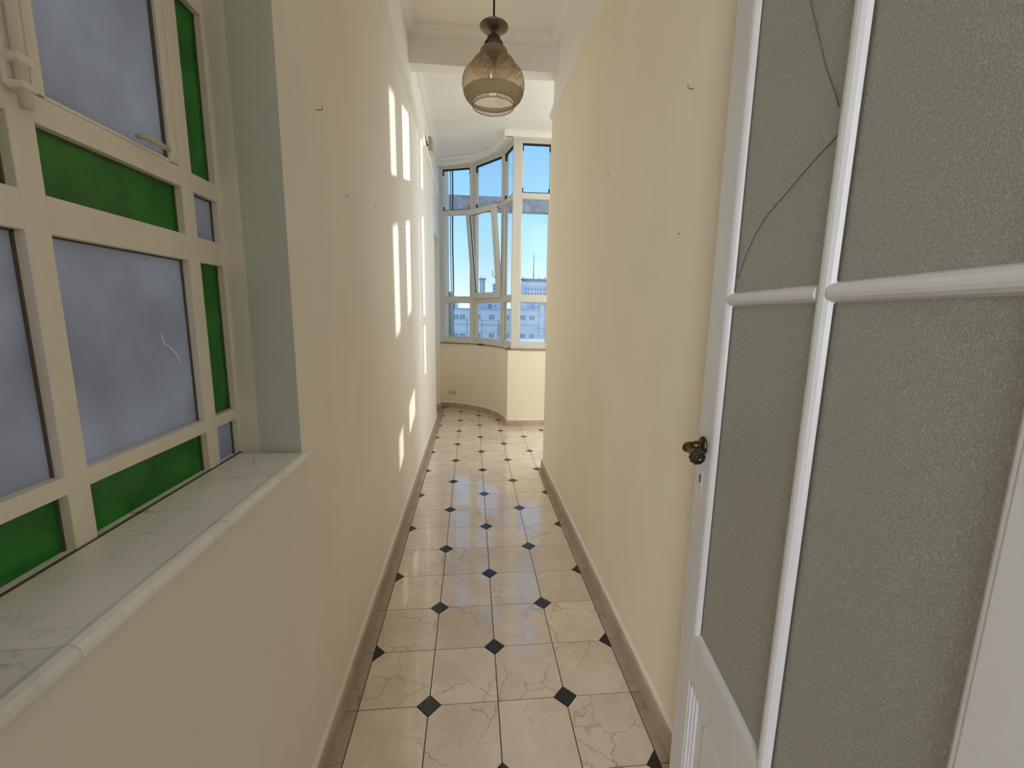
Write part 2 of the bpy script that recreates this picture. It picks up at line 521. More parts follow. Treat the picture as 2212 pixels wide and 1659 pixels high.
# ------------------------------------------------------------------ floor
fl = tag(MB().box(-.9, 3.7, -3.4, 6.75, -.14, -.004).build('floor', M['grout']),
         'polished beige marble floor with small black diamond insets', 'floor', kind='structure')
G = .0018
HD = .0435
def poly_tile(w, h, clip):        # clip: set of corners 'sw se ne nw' cut for the insets
    p = []
    for cx, cy, nm in ((0, 0, 'sw'), (w, 0, 'se'), (w, h, 'ne'), (0, h, 'nw')):
        sx = 1 if cx == 0 else -1; sy = 1 if cy == 0 else -1
        x, y = cx+sx*G, cy+sy*G
        if nm in clip:
            a, b = (x, cy+sy*(HD+G)), (cx+sx*(HD+G), y)
            p += [a, b] if nm in ('sw', 'ne') else [b, a]
        else:
            p.append((x, y))
    return p
tile_me = {}
for nm, clip in (('even', ('se', 'nw')), ('odd', ('sw', 'ne'))):
    tile_me[nm] = MB().prism(poly_tile(T, TY, clip), -.004, 0).mesh('floor_tile', M['tile'])
dia_me = MB().prism([(0, -HD+.001), (HD-.001, 0), (0, HD-.001), (-HD+.001, 0)], -.004, .0002).mesh('black_inset', M['black'])
triL = MB().prism([(G, -HD+.002), (HD-.001, 0), (G, HD-.002)], -.004, .0002).mesh('black_inset', M['black'])
triR = MB().prism([(-G, -HD+.002), (-G, HD-.002), (-HD+.001, 0)], -.004, .0002).mesh('black_inset', M['black'])
def in_bay(x, y):
    if x > .47: return y < YF-.02
    if y < AC.y: return True
    return (x-AC.x)**2+(y-AC.y)**2 < (RW+.01)**2
JW = 9                            # first row beyond the end of the right wall
for j in range(-4, 20):
    cols = range(0, 4) if j < JW else range(0, 12)
    for i in cols:
        x, y = X0+i*T, Y0+j*TY
        if not any(in_bay(x+a*T, y+b*TY) for a in (.1, .9) for b in (.05, .6)): continue
        if x > .47 and y+TY > YF+.12: continue
        inst('floor_tile', tile_me['even' if (i+j) % 2 == 0 else 'odd'], fl, (x, y, 0))
    for i in range(0, 13 if j > JW else 5):
        x, y = X0+i*T, Y0+j*TY
        if (i+j) % 2 == 0 or not in_bay(x, y+.02): continue
        me = triL if i == 0 else (triR if (i == 4 and j < JW) or i == 12 else dia_me)
        inst('black_inset', me, fl, (x, y, 0))
bl = MB().prism([(-.068, G), (-G, G), (-G, TY-G), (-.068, TY-G)], -.004, 0).mesh('border_tile', M['border'])
br = MB().prism([(G, G), (.072, G), (.072, TY-G), (G, TY-G)], -.004, 0).mesh('border_tile', M['border'])
for j in range(-4, 19):
    inst('border_tile', bl, fl, (X0, Y0+j*TY, 0))
    if j < JW: inst('border_tile', br, fl, (X0+4*T, Y0+j*TY, 0))
bt = MB().prism([(-.20, G), (-.068, G), (-.068, TY-G), (-.20, TY-G)], -.004, 0).mesh('border_tile', M['border'])
for j in range(16, 19): inst('border_tile', bt, fl, (X0, Y0+j*TY, 0))

# ------------------------------------------------------------------ walls
WY0, WY1, WZ0, WZ1 = .20, 1.206, 1.03, 2.36        # stained glass opening
DY0, DY1, DZ = 5.745, 6.40, 2.455                    # side doorway near the bay
wL = MB()
wL.box(XL-.36, XL, -.2, WY0, -.1, ZC1+.1)
wL.box(XL-.36, XL, WY0, WY1, -.1, WZ0)
wL.box(XL-.36, XL, WY0, WY1, WZ1, 3.10)
wL.prism([(XL-.36, WY1+.03), (XL, WY1), (XL, DY0), (XL-.36, DY0)], -.1, 3.10)
wL.box(XL-.36, XL, DY0, DY1, DZ, 3.10)
wL.box(XL-.36, XL, DY1, 6.66, -.1, 3.10)
wall_left = tag(wL.build('wall_left', M['wall']), 'long cream corridor wall with the deep stained glass window opening', 'wall', kind='structure')
MB().box(XL-.36, XL-.008, -.1, 6.66, 3.10, ZC1+.1).build('frieze', M['white'], wall_left, label='white painted frieze above the rail')
wall_right = tag(MB().box(XR, XR+.14, .16, YB1, -.1, 3.10).build('wall_right', M['wall_r']),
                 'cream corridor wall that ends free before the bay window room', 'wall', kind='structure')
MB().box(XR+.008, XR+.14, .16, YB1, 3.10, ZC1+.1).build('frieze', M['white'], wall_right, label='white painted frieze above the rail')

# reveal lining of the stained glass opening (thin skin, greenish light painted into its colour)
rv = MB()
rv.prism([(XL-.001, WY1-.0015), (XL-.001, WY1+.004), (-.70, WY1+.026), (-.70, WY1+.020)], 1.05, WZ1)
rv.box(-.70, XL-.001, WY0, WY1, WZ1-.004, WZ1)
rv.build('window_reveal', M['reveal'], wall_left, label='window reveal with green light from the glass put into its colour')

# doorway wall behind the camera and its room
wn_ = MB()
wn_.box(-1.0, -.42, -.16, .16, -.1, ZC1+.1)
wn_.box(.50, 2.4, -.16, .16, -.1, ZC1+.1)
wn_.box(-.42, .50, -.16, .16, 3.42, ZC1+.1); wn_.box(-.42, .50, -.03, .03, 2.49, 2.55)  # doorway head raised so the added fill lamp reaches up the corridor
tag(wn_.build('wall_near', M['wall']), 'cream wall with the doorway the camera stands in', 'wall', kind='structure')
wb_ = MB()
wb_.box(-2.2, 2.4, -3.4, -3.2, -.1, .75); wb_.box(-2.2, 2.4, -3.4, -3.2, 3.15, 3.7)
wb_.box(-2.2, -2.05, -3.4, -3.2, .75, 3.15); wb_.box(-.65, 2.4, -3.4, -3.2, .75, 3.15)
tag(wb_.build('wall_back', M['wall']), 'cream back wall of the room behind the camera with a wide opening for the added fill lamp', 'wall', kind='structure')
tag(MB().box(-2.3, -2.1, -3.4, -.16, -.1, 3.7).build('wall_back_left', M['wall']), 'cream left side wall of the room behind the camera', 'wall', kind='structure')
tag(MB().box(2.3, 2.5, -3.4, -.16, -.1, 3.7).build('wall_back_right', M['wall']), 'cream right side wall of the room behind the camera', 'wall', kind='structure')
tag(MB().box(-2.3, -.9, -3.4, .16, -.14, 0).build('floor_back', M['tile']), 'beige floor strip of the room behind the camera', 'floor', kind='structure')
# side room closing walls (beyond the right wall, outside the frame)
tag(MB().box(XR+.14, 3.7, 3.3, 3.45, -.1, 3.7).build('wall_side_room', M['wall']), 'cream wall of the side room behind the free corridor wall', 'wall', kind='structure')
we_ = MB()
we_.box(3.55, 3.7, 3.45, 5.55, -.1, .8); we_.box(3.55, 3.7, 3.45, 5.55, 3.2, 3.7)
we_.box(3.55, 3.7, 3.45, 3.5, .8, 3.2); we_.box(3.55, 3.7, 4.7, 5.55, .8, 3.2)
tag(we_.build('wall_east', M['wall']), 'cream end wall of the side room with one tall opening for the added fill lamp', 'wall', kind='structure')

# parapet: curved bay part and flat part
ap = arc(RW, 86, 0, 26)
op = arc(RW+.15, 0, 86, 26)
par = MB()
par.prism(list(reversed(ap+op)) if False else (ap+op)[::-1], -.1, .985)
bay_wall = tag(par.build('wall_bay', M['wall_r']), 'curved cream parapet wall under the bay window', 'wall', kind='structure')
for p in bay_wall.data.polygons: p.use_smooth = False
tag(MB().box(AC.x+RW, 3.7, YF, YF+.16, -.1, .985).build('wall_window', M['wall_r']), 'flat cream parapet wall under the right window beside the bay', 'wall', kind='structure')

# ------------------------------------------------------------------ ceilings, beam, cornices
ce = MB()
ce.box(-.9, .9, .1, YB0+.02, ZC1, ZC1+.12)
ce.prism([(-.9, YB1-.02), (3.7, YB1-.02), (3.7, 5.5), (.60, 5.5), (.50, 5.95), (.10, 6.45), (-.9, 6.75)], ZC2, ZC1+.12)
tag(ce.build('ceiling', M['white']), 'white plaster ceiling over corridor and bay', 'ceiling', kind='structure')
tag(MB().box(-2.3, 2.5, -3.4, .1, ZC1, ZC1+.12).build('ceiling_back', M['white']), 'white ceiling of the room behind the camera', 'ceiling', kind='structure')
tag(MB().box(XL-.3, 3.7, YB0, YB1, ZBEAM, ZC1+.1).build('trim_1', M['white']), 'white ceiling beam across the end of the corridor behind the lamp', 'beam', kind='structure')
def cornice_prof(zt, zb, proj):
    h = zt-zb
    return [(-.004, zb), (.012, zb), (.012, zb+h*.22), (.020, zb+h*.27), (.020+(proj-.035)*.25, zb+h*.42), (.020+(proj-.035)*.6, zb+h*.72),
            (proj-.014, zb+h*.82), (proj-.014, zb+h*.88), (proj, zb+h*.90), (proj, zt+.002), (-.004, zt+.002)]
c1 = MB()
fr = .008
c1.sweep([(XR+fr, .16), (XR+fr, YB0), (XL-fr, YB0), (XL-fr, .16)], cornice_prof(ZC1, ZC1-.066, .075))
tag(c1.build('trim_2', M['white']), 'white moulded cornice round the corridor ceiling in front of the beam', 'cornice', kind='structure')
c2 = MB()
AC2 = Vector((-.778, 5.335))
lipprof = [(-.004, 3.494), (.084, 3.494), (.085, 3.470), (.100, 3.468), (.102, 3.480), (.108, 3.486), (.120, 3.500), (.127, 3.516), (.136, 3.519), (.137, 3.532), (-.004, 3.532)]
c2.sweep([(3.55, 5.40), (.375, 5.40)], lipprof)
c2.sweep(arc(1.26, -1.7, 77.0, 40, AC2), lipprof)
c2.sweep([(XL-fr, 6.45), (XL-fr, YB1)], cornice_prof(ZC2, ZC2-.036, .085))
tag(c2.build('trim_3', M['white']), 'white moulded cornice curving round the bay ceiling', 'cornice', kind='structure')
# flat soffit between the curved cornice and the window heads
so = MB()
so.prism([(-.6, 6.35), (.0, 6.10), (.36, 5.75), (.385, 5.39), (3.6, 5.39), (3.6, 5.48), (.57, 5.48), (.47, 5.93), (.06, 6.41), (-.6, 6.66)], ZC2-.040, ZC2-.004)
tag(so.build('trim_4', M['white']), 'flat white soffit strip over the bay window heads', 'soffit', kind='structure')
# picture rails
rail = [(-.004, 3.035), (.006, 3.035), (.008, 3.045), (.022, 3.052), (.030, 3.066), (.030, 3.078), (.022, 3.10), (.012, 3.125), (.004, 3.142), (.002, 3.165), (-.012, 3.168)]
r_ = MB(); r_.sweep([(XL, 6.40), (XL, -.1)], rail)
tag(r_.build('trim_5', M['white']), 'white picture rail moulding along the left wall', 'moulding', kind='structure')
r_ = MB(); r_.sweep([(XR, .16), (XR, YB1-.02)], rail)
tag(r_.build('trim_6', M['white']), 'white picture rail moulding along the right wall', 'moulding', kind='structure')

# ------------------------------------------------------------------ baseboards, slab by slab
bb_prof = [(-.004, -.002), (.018, -.002), (.018, .068), (.015, .075), (.009, .079), (-.004, .079)]
lip = [(-.003, .078), (.010, .078), (.004, .092), (-.003, .094)]
def baseboard(name, label, path_list):
    e = tag(empty(name), label, 'baseboard', kind='structure')
    for p in path_list:
        b = MB(); b.sweep(p, bb_prof)
        b.build('baseboard_slab', M['base'], e)
    l = MB()
    for p in path_list: l.sweep(p, lip)
    l.build('plaster_lip', M['wall'], e)
    return e
def straight(x, y0, y1, cuts, flip):
    ys = [y0]+[c for c in cuts if min(y0, y1) < c < max(y0, y1)]+[y1]
    out = []
    for a, b in zip(ys[:-1], ys[1:]):
        g = .001 if b > a else -.001
        out.append([(x, a+g), (x, b-g)])
    return out
baseboard('baseboard_left', 'brown marble baseboard slabs along the left wall', straight(XL, DY0-.02, .2, [5.2, 4.66, 4.1, 3.6, 3.05, 2.5, 2.02, 1.535, 1.0, .6], 0))
rr_ = straight(XR, .62, YB1, [1.05, 1.51, 2.0, 2.52, 3.0, 3.45], 0)
rr_.append([(XR, YB1), (XR+.14, YB1)])
baseboard('baseboard_right', 'brown marble baseboard slabs along the right wall', rr_)
segs = []
ang = [76, 70, 64, 58.5, 52, 44, 37.5, 31, 24, 16, 8, .8]
for a0, a1 in zip(ang[:-1], ang[1:]):
    segs.append(arc(RW, a1+.08, a0-.08, 4))
segs = [s[::-1] for s in segs]
# path direction chosen so that "left of the path" points into the room
segs = [s[::-1] for s in segs]
baseboard('baseboard_bay', 'short brown marble baseboard slabs following the curved bay wall', segs)
xs = [AC.x+RW, .655, .905, 1.2, 1.5, 1.8, 2.1, 2.4, 2.7, 3.0, 3.3, 3.55]
baseboard('baseboard_window', 'brown marble baseboard slabs under the right window beside the bay', [[(b-.001, YF), (a+.001, YF)] for a, b in zip(xs[:-1], xs[1:])])

# ------------------------------------------------------------------ window 1: stained glass window on the left
w1 = tag(empty('window_1', (XW, 0, 0)), 'cream framed window of lavender panes edged with green glass strips', 'window', kind='structure')
def yz(mb, y0, y1, z0, z1, x0=-.045, x1=0.0, bev=.002):
    return mb.box(x0, x1, y0, y1, z0, z1, bev)
mY = [(.709, .750)]
cYs = [('small', .262, .357), ('main', .398, .709), ('main', .750, 1.0745), ('small', 1.117, 1.212)]
zz = [(1.050, 1.149, 'b'), (1.179, 1.5565, 'm'), (1.614, 1.716, 'b'), (1.757, 2.138, 'm'), (2.175, 2.275, 'b')]
fr_ = MB()
for y0, y1 in ((.22, .262), (.357, .398), (.709, .750), (1.0745, 1.117), (1.212, 1.240)):
    o = w1
    yz(MB(), y0, y1, 1.046, 2.33).build('mullion', M['cream_wood'], w1)
for (ny, a, b) in cYs:
    for z0, z1 in ((1.149, 1.179), (1.5565, 1.614), (1.716, 1.757), (2.138, 2.175), (2.275, 2.33)):
        yz(MB(), a-.001, b+.001, z0, z1, -.044, -.0006).build('glazing_bar', M['cream_wood'], w1)
for (ny, a, b) in cYs:
    for z0, z1, k in zz:
        green = (ny == 'main') != (k == 'm')
        sash = ny == 'main' and z0 > 1.7 and z1 < 2.2
        if sash: continue
        MB().box(-.026, -.019, a-.004, b+.004, z0-.004, z1+.004).build('pane', M['green' if green else 'lavender'], w1,
            label='green textured glass pane' if green else 'frosted lavender glass pane')
        # dark bead of old putty along the top and the far side of each pane
        bd = MB(); bd.box(-.019, -.0155, b-.0035, b, z0, z1); bd.box(-.019, -.0155, a, b, z1-.003, z1)
        bd.build('putty_bead', M['grime'], w1)
for a, b in ((.398, .709), (.750, 1.0745)):
    s_ = MB()
    s_.box(-.03, .0015, a+.003, a+.022, 1.7605, 2.135, .002); s_.box(-.03, .0015, b-.026, b-.004, 1.7605, 2.135, .002)
    s_.box(-.03, -.001, a+.022, b-.026, 1.7575, 1.763); s_.box(-.03, .0015, a+.022, b-.026, 2.11, 2.135)
    so_ = s_.build('sash', M['cream_wood'], w1, label='openable cream sash')
    MB().box(-.018, -.011, a+.018, b-.022, 1.763, 2.114).build('pane', M['lavender'], so_, label='frosted lavender glass pane')
    bd = MB(); bd.box(-.011, -.006, b-.031, b-.026, 1.766, 2.11)
    bd.build('putty_bead', M['grime'], so_)
# cremone bolt on the mullion between the sashes
cb = MB()
cb.box(.002, .010, .706, .731, 1.748, 2.11, .003)
cb.tube([(.019, .719, 1.722), (.019, .719, 2.11)], .0075, 10)
bolt = cb.build('cremone_bolt', M['cream_wood'], w1, label='painted vertical bolt rod between the sashes')
g_ = MB(); g_.box(.002, .028, .706, .732, 1.778, 1.791, .004); g_.build('bolt_guide', M['cream_wood'], bolt)
g_ = MB(); g_.box(.002, .028, .708, .731, 1.745, 1.756, .004); g_.build('bolt_guide', M['cream_wood'], bolt)
g_ = MB(); g_.box(.002, .028, .706, .732, 2.03, 2.045, .004); g_.build('bolt_guide', M['cream_wood'], bolt)
h_ = MB(); h_.tube([(.006, .945, 1.772), (.022, .948, 1.770), (.028, .965, 1.769), (.028, 1.000, 1.767)], [.005, .006, .006, .0045], 8)
h_.build('sash_latch', M['steel'], w1, label='small pale metal latch at the sash foot')
# bird-dropping streak dried on the pane
q_ = MB(); q_.tube([(-.0185, .985, 1.392), (-.0185, .990, 1.372), (-.0185, 1.008, 1.362), (-.0185, 1.025, 1.345), (-.0185, 1.032, 1.325)], [.0016, .002, .0025, .003, .004], 6)
q_.build('dried_drip', M['drip'], w1, label='whitish dried drip on the pane')
# marble sill in slabs
sl = tag(empty('trim_7'), 'grey white veined marble sill slabs under the stained glass window', 'window sill', kind='structure')
sp = [(-.70, 1.028), (XL+.010, 1.028), (XL+.016, 1.031), (XL+.020, 1.037), (XL+.021, 1.0425), (XL+.020, 1.048), (XL+.015, 1.0535), (XL+.007, 1.0565), (XL-.004, 1.0535), (-.70, 1.0535)]
ysl = [WY0+.002, .489, .754, 1.016, 1.198]
for a, b in zip(ysl[:-1], ysl[1:]):
    e0, e1 = a+.0006, b-.0006
    n = len(sp)
    mb = MB()
    mb.add([(x, e0, z) for x, z in sp]+[(x, e1, z) for x, z in sp],
           [tuple(range(n)), tuple(reversed(range(n, 2*n)))]+[(i, n+i, n+(i+1) % n, (i+1) % n) for i in range(n)])
    mb.build('sill_slab', M['sill'], sl)
MB().box(XW-.002, XW+.004, .26, 1.212, 1.0525, 1.0550).build('caulk_line', M['grime'], sl)

# light well outside the stained glass window
tag(MB().box(-4.2, -4.0, -2.5, 6.2, -6, .9).build('wall_lightwell', M['facade']), 'pale wall of the light well outside the stained glass', 'wall', kind='structure')

# ------------------------------------------------------------------ door 1: glazed door standing open on the right
TH = math.radians(9.0)
dP = Vector((.580, 1.011, 0))
d1 = tag(empty('door_1', dP, math.atan2(-math.cos(TH), -math.sin(TH))), 'white glazed door with frosted panes standing open at the right', 'door', kind='structure')
DW, DH, DT = .795, 2.44, .04       # local: x from the free edge to the hinge, y into the door, z up
ST = .085
def dbox(x0, x1, z0, z1, y0=0.0, y1=DT, bev=.003): return MB().box(x0, x1, y0, y1, z0, z1, bev)
def rail_bar(horizontal, c0, c1, p0, p1, w=.013):
    """rounded glazing bar: cross-section c0..c1, runs p0..p1"""
    cs = [(0, w), (.10, .006), (.25, .0016), (.42, 0), (.58, 0), (.75, .0016), (.90, .006), (1, w), (1, DT-w), (.75, DT-.001), (.25, DT-.001), (0, DT-w)]
    vs = []
    for p in (p0, p1):
        for t, y in cs:
            c = c0+(c1-c0)*t
            vs.append((p, y, c) if horizontal else (c, y, p))
    n = len(cs)
    return MB().add(vs, [tuple(range(n)), tuple(reversed(range(n, 2*n)))]+[(i, n+i, n+(i+1) % n, (i+1) % n) for i in range(n)])
dbox(0, ST, .006, DH).build('stile', M['door_white'], d1)
dbox(.709, DW, .006, DH).build('stile', M['door_white'], d1)
br_ = dbox(ST-.001, .710, .512, .632).build('bottom_rail', M['door_white'], d1)
dbox(ST-.001, .710, .006, .16).build('foot_rail', M['door_white'], d1)
dbox(ST-.001, .710, 2.33, DH).build('top_rail', M['door_white'], d1)
# glazing mouldings: slope from the stile face down to the glass
GW = .013
def slope_strip(pts_a, pts_b):     # two edge lines (a: front, b: at the glass)
    a0, a1 = pts_a; b0, b1 = pts_b
    return a0, a1, b0, b1
def quarter(x0, z0, x1, z1, nx, nz, wdt=.012):
    """ovolo moulding along (x0,z0)-(x1,z1); (nx,nz) points to the pane"""
    cs = [(0, 0.0005), (.25, .0008), (.55, .003), (.8, .007), (1.0, GW), (1.0, DT-GW), (0, DT-.001)]
    vs = []
    for x, z in ((x0, z0), (x1, z1)):
        for t, y in cs: vs.append((x+nx*t*wdt, y, z+nz*t*wdt))
    n = len(cs)
    return vs, [tuple(range(n)), tuple(reversed(range(n, 2*n)))]+[(i, n+i, n+(i+1) % n, (i+1) % n) for i in range(n)]
MZ0, MZ1 = 1.470, 1.499
ml = MB()
ml.add(*quarter(ST, .632, ST, 2.33, 1, 0)); ml.build('glazing_moulding', M['door_white'], d1)
ml = MB(); ml.add(*quarter(.709, .632, .709, 2.33, -1, 0)); ml.build('glazing_moulding', M['door_white'], d1)
ml = MB(); ml.add(*quarter(ST, .632, .709, .632, 0, 1, .02)); ml.build('glazing_moulding', M['door_white'], d1)
ml = MB(); ml.add(*quarter(ST, 2.33, .709, 2.33, 0, -1, .02)); ml.build('glazing_moulding', M['door_white'], d1)
rail_bar(False, .396, .428, .632, 2.33).build('glazing_bar', M['door_white'], d1, label='vertical white glazing bar')
rail_bar(True, MZ0, MZ1, ST, .397).build('glazing_bar', M['door_white'], d1, label='horizontal white glazing bar')
rail_bar(True, MZ0, MZ1, .427, .709).build('glazing_bar', M['door_white'], d1, label='horizontal white glazing bar')
for x0, x1 in ((ST+.008, .402), (.422, .702)):
    for z0, z1 in ((.640, MZ0+.006), (MZ1-.006, 2.322)):
        pn = MB().box(x0, x1, GW, GW+.005, z0, z1).build('pane', M['door_glass'], d1, label='frosted grainy glass pane')
        gb = MB(); gb.box(.4282 if x0 > .2 else ST+.010, .4325 if x0 > .2 else ST+.0145, GW-.0012, GW+.001, z0+.008, z1-.008); gb.build('putty_bead', M['grime'], d1)
        if x0 < .2 and z0 > 1.4:
            for pts in ([(.255, 2.02), (.271, 1.960), (.308, 1.885), (.336, 1.828), (.371, 1.770), (.380, 1.752)],
                        [(.385, 1.712), (.374, 1.707), (.333, 1.693), (.267, 1.665), (.196, 1.634), (.141, 1.585), (.108, 1.530)]):
                qs = []
                for a_i in range(len(pts)-1):
                    p0_, p1_, p2_, p3_ = [Vector(pts[max(0, min(len(pts)-1, a_i+o_))]) for o_ in (-1, 0, 1, 2)]
                    for u in (0, .2, .4, .6, .8):
                        qs.append(.5*((2*p1_)+(p2_-p0_)*u+(2*p0_-5*p1_+4*p2_-p3_)*u*u+(3*p1_-p0_-3*p2_+p3_)*u**3))
                qs.append(Vector(pts[-1]))
                k = MB(); k.tube([(q.x, GW-.0003, q.y) for q in qs], .0008, 5)
                k.build('crack', M['crack'], pn, label='dark curved crack across the cracked pane')
# lower panel
pb = MB().box(ST-.001, .710, .016, .024, .155, .517).build('door_panel', M['door_white'], d1)
pm = MB()
for k, (o, y0) in enumerate(((0, .002), (.010, .007), (.020, .011))):
    for (xa, xb, za, zb) in ((ST+o, ST+o+.010, .16+o, .512-o), (.709-o-.010, .709-o, .16+o, .512-o), (ST+o, .709-o, .512-o-.010, .512-o), (ST+o, .709-o, .16+o, .16+o+.010)):
        pm.box(xa, xb, y0, .02, za, zb)
pm.build('panel_moulding', M['door_white'], d1)
MB().box(.165, .63, .010, .02, .24, .455, .004).build('raised_field', M['door_white'], pb)
# lever handle with ribbed rose
hd = empty('door_handle'); hd.parent = d1; hd.location = (.040, 0, 1.131)
hd['label'] = 'dark brass lever handle with ribbed end knob'
fl_ = lambda k, i: 1.0-.10*(k % 2)*(1 if 1 <= i <= 3 else 0)
rs = MB(); rs.lathe([(.0, 0.0), (.0225, 0.0), (.0235, -.003), (.0205, -.007), (.0155, -.009), (.0135, -.013), (.0, -.013)], seg=36, axis='Y', flute=fl_)
rs.build('rose', M['brass'], hd)
nk = MB(); nk.lathe([(.0120, -.011), (.0105, -.016), (.0118, -.018), (.0118, -.021), (.0092, -.024), (.0095, -.028), (.0095, -.030)], seg=24, axis='Y')
nk.tube([(0, -.026, 0), (0, -.034, 0), (.003, -.042, -.0005), (.010, -.046, -.0012), (.020, -.046, -.0016)], [.0085, .009, .0092, .009, .0085], 14)
nk.build('neck', M['brass'], hd)
lv = MB(); lv.lathe([(.0, .014), (.0115, .014), (.0115, .017), (.0095, .020), (.0076, .023), (.0072, .062), (.0085, .070), (.012, .075)], center=(0, -.046, -.0018), seg=20, axis='X')
lv.build('lever', M['brass'], hd)
kb = MB(); kb.lathe([(.0, .073), (.012, .073), (.0165, .077), (.0190, .082), (.0185, .087), (.0155, .091)],
                    center=(0, -.046, -.0022), seg=40, axis='X', flute=lambda k, i: 1.0-.10*((k//2) % 2)*(1 if 1 <= i <= 5 else 0))
kb.build('knob', M['brass'], hd)
kd = MB(); kd.lathe([(.0156, .0908), (.0085, .0925), (.0, .0925)], center=(0, -.046, -.0022), seg=24, axis='X')
kd.build('knob_face', M['brass_dark'], hd)
kd = MB(); kd.lathe([(.0082, .0920), (.0078, .0955), (.0048, .0958), (.0044, .0945), (.0, .0945)], center=(0, -.046, -.0022), seg=24, axis='X'); kd.build('knob_button', M['brass'], hd)
kd = MB(); kd.lathe([(.0195, -.0045), (.0215, -.0060), (.0185, -.0086), (.0165, -.0088)], seg=40, axis='Y', flute=lambda k, i: 1.0-.05*(k % 2)); kd.build('rose_beading', M['brass_dark'], hd)
es = MB().box(.024, .050, -.0008, .002, 1.008, 1.068, .0004)
es_o = es.build('escutcheon', M['door_white'], d1, label='painted over keyhole plate')
ky = MB(); ky.box(.0355, .0385, -.0024, 0, 1.034, 1.052); ky.lathe([(.0, -.0024), (.0028, -.0024), (.0028, 0)], center=(.037, 0, 1.052), seg=12, axis='Y')
ky.build('keyhole', M['dark'], es_o)

# ------------------------------------------------------------------ door 2: recessed side door by the bay
d2_ = tag(empty('door_2', (XL, DY0, 0)), 'white side door recessed in the left wall beside the bay', 'door', kind='structure')
MB().box(-.20, -.16, .045, DY1-DY0-.045, .005, DZ-.045, .002).build('door_leaf', M['pvc'], d2_)
for y0, y1 in ((0, .045), (DY1-DY0-.045, DY1-DY0)):
    MB().box(-.22, -.10, y0, y1, 0.0, DZ, .002).build('door_jamb', M['pvc'], d2_)
MB().box(-.22, -.10, .045, DY1-DY0-.045, DZ-.045, DZ, .002).build('door_head', M['pvc'], d2_)
pl = MB().box(-.10, .016, DY1-DY0-.012, DY1-DY0+.05, 0.0, .075, .002).build('plinth_block', M['base'], d2_)

# ------------------------------------------------------------------ bay windows
FD = .055       # frame depth
ZW0, ZW1 = 1.008, 3.495
ZR = [(1.008, 1.089), (1.595, 1.680), (2.820, 2.886), (3.440, 3.495)]
CLEAR = [(1.089, 1.595), (1.680, 2.820), (2.886, 3.440)]
def facade_window(name, label, A, B, sl_, sr_, skip_mid=False, mid_sash=False, low=0.0):
    """window plane from A to B (left to right seen from the room); local x along, y outward"""
    A, B = Vector(A), Vector(B)
    t = (B-A); L = t.length; t.normalize()
    w = tag(empty(name, (A.x, A.y, 0), math.atan2(t.y, t.x)), label, 'window', kind='structure')
    MB().box(0.001, sl_, 0, FD, ZW0, ZW1, .003).build('frame_stile', M['pvc'], w)
    MB().box(L-sr_, L-.001, 0, FD, ZW0, ZW1, .003).build('frame_stile', M['pvc'], w)
    for k, (z0, z1) in enumerate([(ZR[0][0], ZR[0][1]-low)]+ZR[1:]):
        MB().box(sl_-.001, L-sr_+.001, .002, FD-.002, z0, z1, .003).build('transom', M['pvc'], w)
    for k, (z0, z1) in enumerate([(CLEAR[0][0]-low, CLEAR[0][1])]+CLEAR[1:]):
        if k == 1 and skip_mid: continue
        x0, x1 = sl_, L-sr_
        if k == 1 and mid_sash:
            fb = MB(); b = .055
            fb.box(x0-.012, x0+b, -.012, .04, z0-.012, z1+.012, .003); fb.box(x1-b, x1+.012, -.012, .04, z0-.012, z1+.012, .003)
            fb.box(x0+b-.001, x1-b+.001, -.012, .04, z0-.012, z0+b, .003); fb.box(x0+b-.001, x1-b+.001, -.012, .04, z1-b, z1+.012, .003)
            s = fb.build('sash', M['pvc'], w)
            MB().box(x0+b-.004, x1-b+.004, .012, .018, z0+b-.004, z1-b+.004).build('pane', M['glass'], s)
            continue
        pn = MB().box(x0-.004, x1+.004, .030, .036, z0-.004, z1+.004).build('pane', M['glass'], w)
        gk = MB(); g = .0035
        if k == 2:
            gk.box(x0, x1, .012, .030, z1-.020, z1); gk.box(x0, x1, .012, .030, z0, z0+.010)
            for xa, xb in ((x0, x0+.013), (x1-.013, x1)):
                gk.box(xa, xb, .010, .030, z1-.085, z1); gk.box(xa, xb, .010, .030, z0, z0+.055)
        else:
            gk.box(x0, x1, .024, .030, z1-g, z1); gk.box(x0, x0+g, .024, .030, z0, z1); gk.box(x1-g, x1, .024, .030, z0, z1)
        gk.build('gasket', M['gasket'], w)
        # glazing bead
        gb = MB(); b = .010
        gb.box(x0, x0+b*.8, .012, .024, z0, z1, .001); gb.box(x1-b*.8, x1, .012, .024, z0, z1, .001)
        gb.box(x0, x1, .012, .0235, z0, z0+b*.6, .001)
        if k != 2: gb.box(x0, x1, .012, .0235, z1-b*.6, z1, .001)
        gb.build('glazing_bead', M['pvc'], w)
    return w, L
PA, J1, J2, J3 = (-.470, 6.525), (.02, 6.335), (.405, 5.83), (.500, 5.415)
w2, L2 = facade_window('window_2', 'leftmost white window of the curved bay, cables outside its panes', PA, J1, .058, .052)
w3, L3 = facade_window('window_3', 'white bay window with its middle sash tilted open into the room', J1, J2, .052, .040, skip_mid=True)
w4, L4 = facade_window('window_4', 'narrow white bay window seen edge on beside the corner post', J2, J3, .040, .030)
pp = MB().box(.490, .549, 5.398, 5.46, ZW0-.004, ZW1, .003)
pp.build('corner_post', M['pvc'], w4).matrix_parent_inverse = Matrix.LocRotScale(w4.location, w4.rotation_euler, None).inverted()
w5, L5 = facade_window('window_5', 'white flat window at the end of the right wall with the tower block outside', (.548, 5.40), (1.002, 5.40), .052, .066)
